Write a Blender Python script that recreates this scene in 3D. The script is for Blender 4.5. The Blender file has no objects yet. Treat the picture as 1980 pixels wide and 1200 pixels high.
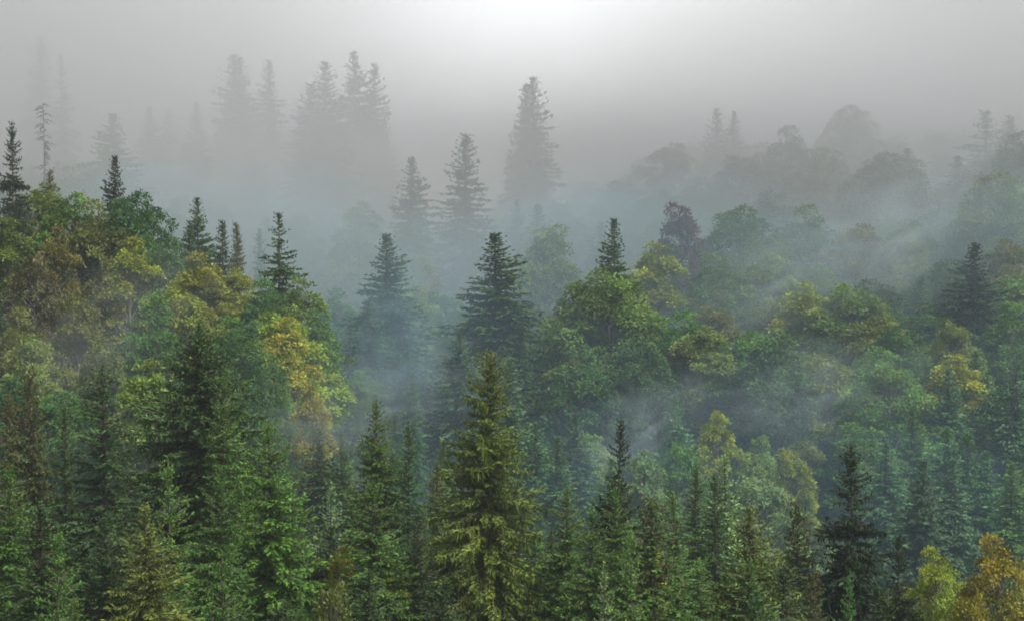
import bpy, math, random
import numpy as np
from math import radians as R

sc = bpy.context.scene
COL = sc.collection
RNG = np.random.default_rng(7)
random.seed(7)

# ------------------------------------------------------------------ camera frame
W, HGT = 1980.0, 1200.0
HFOV = R(30.0)
F = (W / 2) / math.tan(HFOV / 2)
PITCH = math.atan(250.0 / F)
RIGHT = np.array([1.0, 0, 0])
FWD = np.array([0, math.cos(PITCH), -math.sin(PITCH)])
UP = np.array([0, math.sin(PITCH), math.cos(PITCH)])


def at(u, v, d):
    return d * (FWD + (u - W / 2) / F * RIGHT + (HGT / 2 - v) / F * UP)


def proj(p):
    d = float(np.dot(p, FWD))
    return W / 2 + F * float(np.dot(p, RIGHT)) / d, HGT / 2 - F * float(np.dot(p, UP)) / d, d


# ------------------------------------------------------------------ materials
def new_mat(name):
    m = bpy.data.materials.new(name)
    m.use_nodes = True
    nt = m.node_tree
    nt.nodes.clear()
    return m, nt


def link(nt, a, b):
    nt.links.new(a, b)


def foliage_material(name, warm, trans, rough, alt_amount):
    """object colour x per-twig tint, with patches turned towards a warmer hue"""
    m, nt = new_mat(name)
    N = nt.nodes
    out = N.new('ShaderNodeOutputMaterial')
    info = N.new('ShaderNodeObjectInfo')
    att = N.new('ShaderNodeAttribute'); att.attribute_name = 'tint'
    sep = N.new('ShaderNodeSeparateColor')
    link(nt, att.outputs['Color'], sep.inputs[0])
    warmn = N.new('ShaderNodeMix'); warmn.data_type = 'RGBA'; warmn.blend_type = 'MULTIPLY'
    warmn.inputs[7].default_value = (*warm, 1)
    amt = N.new('ShaderNodeMath'); amt.operation = 'MULTIPLY'; amt.inputs[1].default_value = alt_amount
    link(nt, sep.outputs[1], amt.inputs[0])
    link(nt, amt.outputs[0], warmn.inputs[0])
    link(nt, info.outputs['Color'], warmn.inputs[6])
    cone = N.new('ShaderNodeMix'); cone.data_type = 'RGBA'
    cone.inputs[7].default_value = (0.082, 0.054, 0.024, 1)
    link(nt, sep.outputs[2], cone.inputs[0]); link(nt, warmn.outputs[2], cone.inputs[6])
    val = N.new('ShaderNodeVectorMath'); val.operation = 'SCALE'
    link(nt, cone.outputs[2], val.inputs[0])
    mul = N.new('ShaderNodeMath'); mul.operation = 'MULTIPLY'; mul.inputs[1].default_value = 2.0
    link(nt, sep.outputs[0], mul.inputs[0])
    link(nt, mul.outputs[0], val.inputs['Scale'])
    b = N.new('ShaderNodeBsdfPrincipled')
    b.inputs['Roughness'].default_value = rough
    b.inputs['Specular IOR Level'].default_value = 0.25
    link(nt, val.outputs[0], b.inputs['Base Color'])
    t = N.new('ShaderNodeBsdfTranslucent')
    link(nt, val.outputs[0], t.inputs['Color'])
    mx = N.new('ShaderNodeMixShader'); mx.inputs[0].default_value = trans
    link(nt, b.outputs[0], mx.inputs[1]); link(nt, t.outputs[0], mx.inputs[2])
    link(nt, mx.outputs[0], out.inputs['Surface'])
    return m


MAT_NEEDLE = foliage_material('spruce_needles', (1.6, 1.2, 0.7), 0.22, 0.6, 0.35)
MAT_LEAF = foliage_material('broad_leaves', (1.45, 1.15, 0.6), 0.35, 0.55, 0.8)


def bark_material(name, c0, c1, scale):
    m, nt = new_mat(name)
    N = nt.nodes
    out = N.new('ShaderNodeOutputMaterial')
    tc = N.new('ShaderNodeTexCoord')
    mp = N.new('ShaderNodeMapping'); mp.inputs['Scale'].default_value = (scale, scale, scale * 0.25)
    nz = N.new('ShaderNodeTexNoise'); nz.inputs['Scale'].default_value = 3.0; nz.inputs['Detail'].default_value = 6
    rp = N.new('ShaderNodeValToRGB')
    rp.color_ramp.elements[0].color = (*c0, 1); rp.color_ramp.elements[1].color = (*c1, 1)
    rp.color_ramp.elements[0].position = 0.3; rp.color_ramp.elements[1].position = 0.7
    b = N.new('ShaderNodeBsdfPrincipled'); b.inputs['Roughness'].default_value = 0.9
    link(nt, tc.outputs['Object'], mp.inputs[0]); link(nt, mp.outputs[0], nz.inputs['Vector'])
    link(nt, nz.outputs['Fac'], rp.inputs[0]); link(nt, rp.outputs[0], b.inputs['Base Color'])
    bp = N.new('ShaderNodeBump'); bp.inputs['Strength'].default_value = 0.6
    link(nt, nz.outputs['Fac'], bp.inputs['Height']); link(nt, bp.outputs[0], b.inputs['Normal'])
    link(nt, b.outputs[0], out.inputs['Surface'])
    return m


MAT_BARK = bark_material('spruce_bark', (0.035, 0.026, 0.02), (0.10, 0.078, 0.06), 4)
MAT_BEECH = bark_material('beech_bark', (0.07, 0.065, 0.055), (0.17, 0.16, 0.145), 2)
MAT_DEAD = bark_material('dead_wood', (0.08, 0.075, 0.07), (0.18, 0.17, 0.155), 4)


def ground_material():
    m, nt = new_mat('forest_floor')
    N = nt.nodes
    out = N.new('ShaderNodeOutputMaterial')
    tc = N.new('ShaderNodeTexCoord')
    n1 = N.new('ShaderNodeTexNoise'); n1.inputs['Scale'].default_value = 0.12; n1.inputs['Detail'].default_value = 8
    n2 = N.new('ShaderNodeTexNoise'); n2.inputs['Scale'].default_value = 1.7; n2.inputs['Detail'].default_value = 6
    link(nt, tc.outputs['Object'], n1.inputs['Vector']); link(nt, tc.outputs['Object'], n2.inputs['Vector'])
    r1 = N.new('ShaderNodeValToRGB')
    r1.color_ramp.elements[0].position = 0.35; r1.color_ramp.elements[0].color = (0.022, 0.035, 0.014, 1)
    r1.color_ramp.elements[1].position = 0.65; r1.color_ramp.elements[1].color = (0.05, 0.045, 0.022, 1)
    link(nt, n1.outputs['Fac'], r1.inputs[0])
    mx = N.new('ShaderNodeMix'); mx.data_type = 'RGBA'; mx.blend_type = 'MULTIPLY'; mx.inputs[0].default_value = 0.8
    link(nt, r1.outputs[0], mx.inputs[6]); link(nt, n2.outputs['Color'], mx.inputs[7])
    b = N.new('ShaderNodeBsdfPrincipled'); b.inputs['Roughness'].default_value = 1.0
    b.inputs['Specular IOR Level'].default_value = 0.1
    link(nt, mx.outputs[2], b.inputs['Base Color'])
    bp = N.new('ShaderNodeBump'); bp.inputs['Strength'].default_value = 1.0; bp.inputs['Distance'].default_value = 0.4
    link(nt, n2.outputs['Fac'], bp.inputs['Height']); link(nt, bp.outputs[0], b.inputs['Normal'])
    link(nt, b.outputs[0], out.inputs['Surface'])
    return m


def volume_material(name, density, color, aniso):
    m, nt = new_mat(name)
    out = nt.nodes.new('ShaderNodeOutputMaterial')
    v = nt.nodes.new('ShaderNodeVolumePrincipled')
    v.inputs['Color'].default_value = (*color, 1)
    v.inputs['Density'].default_value = density
    v.inputs['Anisotropy'].default_value = aniso
    link(nt, v.outputs[0], out.inputs['Volume'])
    return m


def wisp_material(name, density, color, aniso, scale, cut):
    """a drifting wisp: density breaks up in noise and dies away towards the edge of its lump"""
    m, nt = new_mat(name)
    N = nt.nodes
    out = N.new('ShaderNodeOutputMaterial')
    v = N.new('ShaderNodeVolumePrincipled')
    v.inputs['Color'].default_value = (*color, 1)
    v.inputs['Anisotropy'].default_value = aniso
    tc = N.new('ShaderNodeTexCoord')
    ln = N.new('ShaderNodeVectorMath'); ln.operation = 'LENGTH'
    link(nt, tc.outputs['Object'], ln.inputs[0])
    fall = N.new('ShaderNodeMapRange'); fall.interpolation_type = 'SMOOTHSTEP'
    fall.inputs['From Min'].default_value = 1.0; fall.inputs['From Max'].default_value = 0.1
    fall.inputs['To Min'].default_value = 0; fall.inputs['To Max'].default_value = 1
    link(nt, ln.outputs['Value'], fall.inputs['Value'])
    nz = N.new('ShaderNodeTexNoise'); nz.inputs['Scale'].default_value = scale; nz.inputs['Detail'].default_value = 3
    nz.inputs['Distortion'].default_value = 1.2
    link(nt, tc.outputs['Object'], nz.inputs['Vector'])
    cr = N.new('ShaderNodeMapRange'); cr.interpolation_type = 'SMOOTHSTEP'
    cr.inputs['From Min'].default_value = cut; cr.inputs['From Max'].default_value = cut + 0.3
    link(nt, nz.outputs['Fac'], cr.inputs['Value'])
    a = N.new('ShaderNodeMath'); a.operation = 'MULTIPLY'
    link(nt, fall.outputs[0], a.inputs[0]); link(nt, cr.outputs[0], a.inputs[1])
    b = N.new('ShaderNodeMath'); b.operation = 'MULTIPLY'; b.inputs[1].default_value = density
    link(nt, a.outputs[0], b.inputs[0]); link(nt, b.outputs[0], v.inputs['Density'])
    link(nt, v.outputs[0], out.inputs['Volume'])
    return m


# ------------------------------------------------------------------ mesh helpers
def mesh_from(name, verts, quads, tint=None, smooth=False, mats=()):
    """verts (n,3), quads (m,4); tint (n,2): brightness/2 and warm patch"""
    me = bpy.data.meshes.new(name)
    verts = np.ascontiguousarray(verts, dtype=np.float32)
    quads = np.ascontiguousarray(quads, dtype=np.int32)
    n, m = len(verts), len(quads)
    me.vertices.add(n); me.vertices.foreach_set('co', verts.ravel())
    me.loops.add(m * 4); me.loops.foreach_set('vertex_index', quads.ravel())
    me.polygons.add(m)
    me.polygons.foreach_set('loop_start', np.arange(0, m * 4, 4, dtype=np.int32))
    me.polygons.foreach_set('loop_total', np.full(m, 4, dtype=np.int32))
    if tint is not None:
        a = me.attributes.new('tint', 'FLOAT_COLOR', 'POINT')
        c = np.zeros((n, 4), dtype=np.float32); c[:, :tint.shape[1]] = tint; c[:, 3] = 1
        a.data.foreach_set('color', c.ravel())
    me.update(calc_edges=True)
    me.validate()
    if smooth:
        me.polygons.foreach_set('use_smooth', np.ones(len(me.polygons), dtype=bool))
    for mt in mats:
        me.materials.append(mt)
    return me


def unit(v):
    return v / np.maximum(np.linalg.norm(v, axis=-1, keepdims=True), 1e-9)


def kites(base, direc, length, width, rng, tint, tip_gain=1.3, warm=None, flat=None):
    """one kite-shaped twig or leaf per row"""
    n = len(base)
    d = unit(direc)
    if flat is None:
        p = unit(np.cross(d, rng.normal(size=(n, 3))))
    else:
        p = unit(np.cross(d, flat + 0.35 * rng.normal(size=(n, 3))))
    L = length[:, None]; w = width[:, None] * 0.5
    mid = base + d * L * 0.42
    v = np.stack([base, mid + p * w, base + d * L, mid - p * w], axis=1).reshape(-1, 3)
    t = np.stack([tint * (0.8 if tip_gain < 1.5 else 0.55), tint * (1 if tip_gain < 1.5 else 0.9), tint * tip_gain, tint * (1 if tip_gain < 1.5 else 0.9)], axis=1).reshape(-1) * 0.5  # paler new growth at tips; spruce twig bases darker still, shade painted into the tint
    wv = np.repeat(warm if warm is not None else np.zeros(n), 4)
    q = np.arange(n * 4).reshape(-1, 4)
    return v, q, np.stack([t, wv], axis=1)


class Wood:
    """tapered round limbs gathered into one mesh"""
    def __init__(self):
        self.v, self.q, self.n = [], [], 0

    def limb(self, pts, radii, sides=5):
        pts = np.asarray(pts, float); k = len(pts)
        tan = np.gradient(pts, axis=0); tan = unit(tan)
        ref = np.array([1.0, 0.17, 0.05]) if abs(tan[0][2]) > 0.7 else np.array([0, 0, 1.0])
        for i in range(k):
            a = unit(np.cross(tan[i], ref)); b = np.cross(tan[i], a)
            for s in range(sides):
                th = 2 * math.pi * s / sides
                self.v.append(pts[i] + radii[i] * (math.cos(th) * a + math.sin(th) * b))
        for i in range(k - 1):
            for s in range(sides):
                s2 = (s + 1) % sides
                o = self.n + i * sides
                self.q.append((o + s, o + s2, o + sides + s2, o + sides + s))
        self.n += k * sides

    def build(self, name, mat):
        return mesh_from(name, np.array(self.v), np.array(self.q), None, True, (mat,))


# ------------------------------------------------------------------ spruce
def make_spruce(seed, H, prof, step=0.37, per=8, spacing=0.125, twig=0.52, wide=0.105, hang=0.35, droop=0.25,
                ragged=0.15, gap=0.0, warm_top=0.0, cones=0, leader=1.2, gaps_at=(), hang_p=0.6, side=1.0):
    rng = np.random.default_rng(seed)
    wood = Wood()
    lean = rng.normal(0, 0.006, 2)
    zz = np.linspace(-1.5, H, 9)
    r0 = 0.011 * H
    wood.limb([(lean[0] * z * z / H, lean[1] * z * z / H, z) for z in zz], [max(0.02, r0 * (1 - z / H) ** 0.85 + 0.015) for z in np.clip(zz, 0, H)], 8)
    T, PR = np.array(prof).T
    B, D, Ln, Wd, Tn, Wm = [], [], [], [], [], []
    cone_pos = []
    side_az = rng.uniform(0, 6.28); side_k = rng.uniform(0.06, 0.24); wv = rng.uniform(0, 6.28, 4)
    z = H * 0.06
    while z < H - 0.25:
        t = (H - z) / H
        rad = np.interp(t, T, PR)
        nb = max(3, int(round(per * (0.65 + 0.35 * min(1, rad / 2.0)) + rng.normal(0, 0.7))))
        az0 = rng.uniform(0, 2 * math.pi)
        inside = any(a < t < b for a, b in gaps_at)
        for k in range(nb):
            if rng.random() < gap or (inside and rng.random() < 0.75):
                continue
            az = az0 + 2 * math.pi * k / nb + rng.normal(0, 0.25)
            L = rad * (1 + rng.normal(0, ragged)) * (1 + side_k * math.cos(az - side_az)) * (1 + 0.16 * math.sin(z * 0.9 + 2 * az + wv[0]) + 0.12 * math.sin(z * 1.7 - az + wv[1]))
            if rng.random() < 0.10:
                L *= 1.25
            L = max(0.22, min(L, 1.38 * rad))
            up0 = np.interp(t, [0, 0.08, 0.3, 0.6, 1], [1.0, 0.55, 0.12, -0.12, -0.3]) + rng.normal(0, 0.09)
            dr = droop * np.interp(t, [0, 0.15, 0.5, 1], [0.1, 0.5, 1.0, 1.2])
            out = np.array([math.cos(az), math.sin(az), 0]); lat = np.array([-math.sin(az), math.cos(az), 0])
            ns = max(3, int(L / spacing))
            s = np.linspace(0.08, 1, ns) + rng.uniform(-0.4, 0.4, ns) / ns
            zc = z + rng.uniform(-0.2, 0.2)
            def curve(s):
                return np.outer(s * L, out) + np.outer(L * (up0 * s - dr * s ** 1.7 + 0.30 * droop * s ** 4), [0, 0, 1]) + \
                    np.outer(0.10 * L * bend * s ** 2, lat) + np.array([lean[0] * z * z / H, lean[1] * z * z / H, zc])
            bend = rng.normal(0, 1)
            P = curve(s)
            tan = unit(np.gradient(P, axis=0))
            sp = np.linspace(0, 0.92, 4)
            if L > 0.5:
                wood.limb(curve(sp), [0.012 + 0.016 * L * (1 - q) for q in sp], 3)
            btint = rng.normal(1.0, 0.16)
            bwarm = 1.0 if rng.random() < 0.10 else max(0.0, rng.normal(0.12, 0.15))
            if warm_top and t < 0.3:
                bwarm = max(bwarm, warm_top * rng.uniform(0.3, 1))
            tl = twig * np.clip(L / 2.0, 0.35, 1.15)
            for sg in (-1, 1, 0):
                m = len(s)
                if sg:
                    dd = tan * 0.75 + sg * lat * side * (0.9 + 0.2 * rng.normal(size=(m, 1))) + np.array([0, 0, -0.22]) + 0.18 * rng.normal(size=(m, 3))
                    ll = tl * (1.05 - 0.55 * s) * rng.uniform(0.6, 1.25, m)
                else:
                    dd = tan + np.array([0, 0, 0.12]) + 0.25 * rng.normal(size=(m, 3))
                    ll = tl * 0.75 * rng.uniform(0.6, 1.2, m)
                B.append(P); D.append(dd); Ln.append(ll)
                Wd.append(wide * rng.uniform(0.7, 1.4, m) * np.clip(ll / 0.35, 0.6, 1.3))
                Tn.append(btint * rng.uniform(0.75, 1.25, m)); Wm.append(np.clip(bwarm + rng.normal(0, 0.1, m), 0, 1))
                if sg:                                                # second-order sprigs off the side twigs
                    tips = P + unit(dd) * (ll * rng.uniform(0.35, 0.8, m))[:, None]
                    d2 = unit(dd) * 0.7 + tan * 0.6 + np.array([0, 0, -0.25]) + 0.35 * rng.normal(size=(m, 3))
                    B.append(tips); D.append(d2); l2 = ll * rng.uniform(0.45, 0.75, m); Ln.append(l2)
                    Wd.append(wide * rng.uniform(0.6, 1.1, m)); Tn.append(btint * rng.uniform(0.85, 1.35, m)); Wm.append(np.clip(bwarm + rng.normal(0, 0.1, m), 0, 1))
                    if hang > 0:
                        sel = rng.random(m) < hang_p
                        tb = (P + unit(dd) * (ll * rng.uniform(0.0, 0.7, m))[:, None])[sel]
                        k2 = len(tb)
                        hl = hang * rng.uniform(0.4, 1.4, k2) * np.clip(L / 2.2, 0.3, 1.2)
                        B.append(tb); D.append(np.array([0, 0, -1.0]) + 0.22 * rng.normal(size=(k2, 3))); Ln.append(hl)
                        Wd.append(wide * 0.8 * rng.uniform(0.7, 1.2, k2)); Tn.append(btint * rng.uniform(0.6, 1.05, k2)); Wm.append(np.clip(bwarm + rng.normal(0.05, 0.15, k2), 0, 1))
            if cones and t < 0.30 and rng.random() < cones:
                for _ in range(5):
                    cone_pos.append(P[min(len(P) - 1, int(rng.uniform(0.4, 1) * len(P)))] + rng.normal(0, 0.1, 3))
        z += step * np.interp(t, [0, 0.2, 1], [0.62, 0.85, 1.15]) * rng.uniform(0.75, 1.25)
    # leader shoot
    n = int(40)
    zl = rng.uniform(H - leader, H + 0.15, n); az = rng.uniform(0, 2 * math.pi, n)
    B.append(np.stack([lean[0] * H + 0 * zl, lean[1] * H + 0 * zl, zl], 1))
    D.append(np.stack([np.cos(az), np.sin(az), 1.1 + 0 * az], 1)); Ln.append(0.08 + 0.16 * (H + 0.2 - zl) / leader); Wd.append(np.full(n, wide * 0.6))
    Tn.append(rng.uniform(0.9, 1.3, n)); Wm.append(np.full(n, 0.3))
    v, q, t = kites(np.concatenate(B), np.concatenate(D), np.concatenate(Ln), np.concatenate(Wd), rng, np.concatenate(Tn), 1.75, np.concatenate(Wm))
    if cone_pos:
        cp = np.array(cone_pos); k = len(cp)
        for _ in range(2):
            v2, q2, t2 = kites(cp, np.array([0, 0, -1.0]) + 0.15 * rng.normal(size=(k, 3)), rng.uniform(.16, .3, k), rng.uniform(.07, .12, k), rng, rng.uniform(.7, 1.3, k), 1.0)
            q = np.concatenate([q, q2 + len(v)]); v = np.concatenate([v, v2])
            t = np.concatenate([np.pad(t, ((0, 0), (0, 3 - t.shape[1]))), np.concatenate([t2, np.ones((len(t2), 1))], 1)])
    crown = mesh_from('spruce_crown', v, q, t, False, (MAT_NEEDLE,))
    trunk = wood.build('spruce_trunk', MAT_BARK)
    return dict(trunk=trunk, crown=crown, cones=None, H=H, R=max(PR))


# ------------------------------------------------------------------ broadleaf
def make_broadleaf(seed, H=18.0, rad=5.2, base=0.28, lobes=74, layered=0.5, leaf=0.27, sprays=38, per=12, top=0.8, spiky=0.0, bark=None):
    rng = np.random.default_rng(seed)
    wood = Wood()
    tw = rng.normal(0, 0.35, 2)
    zs = np.array([-1.5, 0, H * .25, H * .5, H * .72, H * 0.88])
    wob = [np.array([tw[0] * (max(z, 0) / H) ** 2, tw[1] * (max(z, 0) / H) ** 2, z]) for z in zs]
    r0 = 0.014 * H
    wood.limb(wob, [r0 * 1.25, r0 * 1.1, r0 * .8, r0 * .55, r0 * .3, r0 * .12], 8)
    C, Rr = [], []
    zb = H * base
    ga = 2.39996
    for i in range(lobes):
        f = (i + 0.5) / lobes
        z = zb + (H - zb) * (f ** 0.85) * 0.93
        t = (z - zb) / (H - zb)
        prof = (math.sin(math.pi * min(1, (t * 0.78 + 0.22))) ** 0.75) * (1 if t < 0.6 else 1 - 0.45 * ((t - .6) / .4) ** 1.6)
        rr = rad * prof * math.sqrt(rng.uniform(0.25, 1.0)) * rng.uniform(0.72, 1.22)
        a = i * ga + rng.normal(0, 0.35)
        c = np.array([rr * math.cos(a) + tw[0] * t, rr * math.sin(a) + tw[1] * t, z + rng.normal(0, 0.55)])
        lr = rad * rng.uniform(0.12, 0.29) * (0.8 if t > 0.8 else 1)
        C.append(c); Rr.append(lr)
        zo = np.clip(c[2] - 0.75 * rr - 0.6, H * 0.14, H * 0.8)
        o = np.array([tw[0] * (zo / H) ** 2, tw[1] * (zo / H) ** 2, zo])
        m = o * 0.45 + c * 0.55 + np.array([0, 0, -0.12 * rr]) + rng.normal(0, 0.2, 3)
        wood.limb([o, m, c], [0.05 + 0.014 * rr, 0.035 + 0.008 * rr, 0.018], 4)
    B, D, Ln, Wd, Tn, Wm, FL = [], [], [], [], [], [], []
    for c, lr in zip(C, Rr):
        n = int(sprays * (lr / (rad * 0.28)) ** 1.5)
        out = unit(np.array([c[0], c[1], 0.001]))
        d = unit(rng.normal(size=(n, 3)) + np.array([0, 0, 0.95]) + 0.6 * out)
        rr = lr * rng.uniform(0.55, 1.05, n) ** 0.6
        pos = c + d * rr[:, None] * np.array([1.12, 1.12, 0.78 - 0.30 * layered])
        pos[:, 2] -= 0.10 * lr * (np.linalg.norm(d[:, :2], axis=1) ** 2)
        ltint = rng.normal(1.0, 0.22); lw = np.clip(rng.normal(0.15, 0.38), 0, 1)
        nrm = unit(d * (1 - layered) + np.array([0, 0, 1.0]) * (0.4 + layered) + 0.25 * rng.normal(size=(n, 3)))
        sr = leaf * rng.uniform(1.5, 2.7, n)
        e1 = unit(np.cross(nrm, rng.normal(size=(n, 3)))); e2 = np.cross(nrm, e1)
        st = ltint * rng.uniform(0.8, 1.2, n); sw = np.clip(lw + rng.normal(0, 0.12, n), 0, 1)
        k = per
        th = rng.uniform(0, 2 * math.pi, (n, k)); q = np.sqrt(rng.uniform(0.02, 1, (n, k))) * sr[:, None]
        P = pos[:, None] + e1[:, None] * (np.cos(th) * q)[..., None] + e2[:, None] * (np.sin(th) * q)[..., None] + 0.07 * rng.normal(size=(n, k, 3))
        outd = d[:, None] * 0.5 + e1[:, None] * np.cos(th)[..., None] + e2[:, None] * np.sin(th)[..., None] + np.array([0, 0, -0.22]) + 0.35 * rng.normal(size=(n, k, 3))
        if spiky:
            outd[..., 2] += spiky
        B.append(P.reshape(-1, 3)); D.append(outd.reshape(-1, 3))
        ll = leaf * rng.uniform(0.7, 1.5, n * k)
        Ln.append(ll); Wd.append(ll * rng.uniform(0.5, 0.75, n * k))
        Tn.append(np.repeat(st, k) * rng.uniform(0.88, 1.14, n * k)); Wm.append(np.clip(np.repeat(sw, k) + rng.normal(0, 0.08, n * k), 0, 1))
        FL.append(np.repeat(nrm, k, axis=0))
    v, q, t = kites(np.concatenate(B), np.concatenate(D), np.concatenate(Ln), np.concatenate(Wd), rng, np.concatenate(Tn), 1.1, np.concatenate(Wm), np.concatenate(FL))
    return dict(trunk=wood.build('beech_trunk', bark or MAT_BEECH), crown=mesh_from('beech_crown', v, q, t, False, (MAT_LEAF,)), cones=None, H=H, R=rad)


def make_snag(seed, H=20.0):
    rng = np.random.default_rng(seed)
    w = Wood()
    z = np.linspace(-1, H, 7)
    w.limb([(0.1 * math.sin(q * .3), 0, q) for q in z], [0.26 - 0.0115 * max(0, q) for q in z], 7)
    b = Wood()
    for zz in np.linspace(H * .5, H * 0.99, 60):
        a = rng.uniform(0, 6.28); L = rng.uniform(0.5, 1.9) * (1.15 - 0.6 * zz / H)
        o = np.array([0.1 * math.sin(zz * .3), 0, zz]); d = np.array([math.cos(a), math.sin(a), 0])
        p = [o, o + d * L * .5 + [0, 0, 0.05], o + d * L + [0, 0, -0.22 * L]]
        b.limb(p, [0.07, 0.05, 0.02], 4)
        for s in (0.4, 0.65, 0.85):
            q0 = o + d * L * s; q1 = q0 + np.array([rng.normal(0, .25), rng.normal(0, .25), -0.25])
            b.limb([q0, (q0 + q1) / 2, q1], [0.035, 0.025, 0.012], 3)
    return dict(trunk=w.build('snag_trunk', MAT_DEAD), crown=None, branches=b.build('snag_branches', MAT_DEAD), cones=None, H=H, R=2.0)


CONE = [(0, .12), (.05, .45), (.12, .85), (.25, 1.45), (.45, 2.2), (.7, 2.9), (.92, 2.9), (1, 1.2)]
NARROW = [(0, .12), (.06, .5), (.15, .85), (.3, 1.25), (.5, 1.7), (.75, 2.1), (.92, 2.0), (1, .9)]
HERO = [(0, .12), (.03, .65), (.08, .95), (.16, 1.05), (.20, 1.5), (.24, 2.0), (.30, 1.9), (.36, 2.7), (.45, 3.1), (.55, 3.4), (.7, 3.8), (.9, 3.9), (1, 2)]
BROAD = [(0, .15), (.05, .7), (.12, 1.3), (.2, 2.0), (.28, 2.9), (.36, 3.2), (.5, 3.5), (.75, 3.9), (.92, 3.8), (1, 1.5)]
RAG = [(0, .12), (.05, .45), (.10, .75), (.17, .8), (.21, 1.1), (.26, 1.6), (.34, 1.9), (.5, 2.3), (.7, 2.7), (.92, 2.7), (1, 1)]

V = {}
V['dense1'] = make_spruce(11, 20, CONE, per=9)
V['dense2'] = make_spruce(12, 20, CONE, per=8, ragged=0.24, hang=0.3, droop=0.3)
V['narrow1'] = make_spruce(13, 20, NARROW, per=9, ragged=0.2, hang=0.28)
V['narrow2'] = make_spruce(14, 20, NARROW, per=8, ragged=0.28, hang=0.4, droop=0.35)
V['broad'] = make_spruce(15, 24, BROAD, per=9, ragged=0.24, hang=0.45, droop=0.32, spacing=0.14)
V['hero'] = make_spruce(16, 27, HERO, per=9, ragged=0.24, hang=0.5, droop=0.34, spacing=0.125, hang_p=0.8, twig=0.52, wide=0.095, warm_top=0.3, gaps_at=((.175, .19), (.31, .325)))
V['droopy'] = make_spruce(17, 20, CONE, per=8, ragged=0.18, hang=0.6, droop=0.55, hang_p=0.9)
V['ragged1'] = make_spruce(18, 22, RAG, per=9, step=0.42, twig=0.7, ragged=0.32, hang=0.5, droop=0.42, gap=0.08, gaps_at=((.135, .165), (.185, .20)))
V['ragged2'] = make_spruce(19, 22, RAG, per=9, step=0.42, twig=0.7, ragged=0.32, hang=0.55, droop=0.5, gap=0.08, gaps_at=((.18, .2), (.26, .28)))
V['coned'] = make_spruce(20, 20, NARROW, per=9, ragged=0.22, hang=0.35, droop=0.35, cones=0.4, warm_top=0.6)
V['young'] = make_spruce(21, 12, [(0, .06), (.08, .35), (.2, .8), (.5, 1.5), (.8, 2.0), (1, 1.6)], per=8, step=0.36, ragged=0.2, hang=0.12, droop=0.05, leader=1.4)
FARKW = dict(spacing=0.26, twig=0.85, wide=0.2, step=0.52)
V['far1'] = make_spruce(31, 26, [(a, b * 1.15) for a, b in CONE], per=8, ragged=0.17, hang=0.4, droop=0.35, **FARKW)
V['far2'] = make_spruce(32, 26, [(a, b * 1.15) for a, b in NARROW], per=8, ragged=0.2, hang=0.45, droop=0.4, **FARKW)
V['far3'] = make_spruce(33, 26, [(a, b * 1.1) for a, b in RAG], per=5, ragged=0.34, hang=0.45, droop=0.45, gap=0.15, **FARKW)
V['beech1'] = make_broadleaf(41, layered=0.55)
V['beech2'] = make_broadleaf(42, layered=0.7, lobes=80)
V['beech3'] = make_broadleaf(43, layered=0.65, rad=5.8, lobes=88, base=.22)
V['beech4'] = make_broadleaf(44, layered=0.8, rad=4.2, lobes=64, base=.2)
V['beech5'] = make_broadleaf(45, layered=0.5, rad=6.2, lobes=96, base=.25)
V['beech_near'] = make_broadleaf(47, layered=0.3, rad=4.6, lobes=110, base=.15, leaf=0.19, sprays=46, per=12, spiky=0.25)
V['birch'] = make_broadleaf(46, H=12, layered=0.2, rad=2.6, lobes=44, base=.12, leaf=0.2, sprays=20, spiky=0.5)
V['snag'] = make_snag(51)

# foliage colours (albedo)
COLR = {
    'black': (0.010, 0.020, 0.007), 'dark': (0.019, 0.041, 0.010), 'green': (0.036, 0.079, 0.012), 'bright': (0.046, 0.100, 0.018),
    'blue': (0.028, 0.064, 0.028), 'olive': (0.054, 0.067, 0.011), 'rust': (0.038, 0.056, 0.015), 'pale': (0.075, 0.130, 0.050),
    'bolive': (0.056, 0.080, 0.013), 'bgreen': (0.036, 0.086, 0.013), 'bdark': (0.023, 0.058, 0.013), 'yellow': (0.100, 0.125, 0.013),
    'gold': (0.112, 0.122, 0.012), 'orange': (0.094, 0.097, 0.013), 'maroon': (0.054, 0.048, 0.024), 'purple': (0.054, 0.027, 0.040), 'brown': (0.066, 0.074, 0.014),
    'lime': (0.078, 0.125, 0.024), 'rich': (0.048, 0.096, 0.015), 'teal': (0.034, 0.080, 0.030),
}
WORD = {'black': 'near-black green', 'dark': 'dark green', 'green': 'mid green', 'bright': 'bright green', 'blue': 'blue-green', 'olive': 'olive', 'rust': 'rusty-brown',
        'pale': 'pale green', 'bolive': 'olive', 'bgreen': 'leaf-green', 'bdark': 'dark green', 'yellow': 'yellow-green', 'gold': 'golden', 'orange': 'orange', 'maroon': 'dull maroon',
        'purple': 'purplish', 'brown': 'brownish', 'lime': 'lime-green', 'rich': 'rich green', 'teal': 'teal'}

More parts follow.
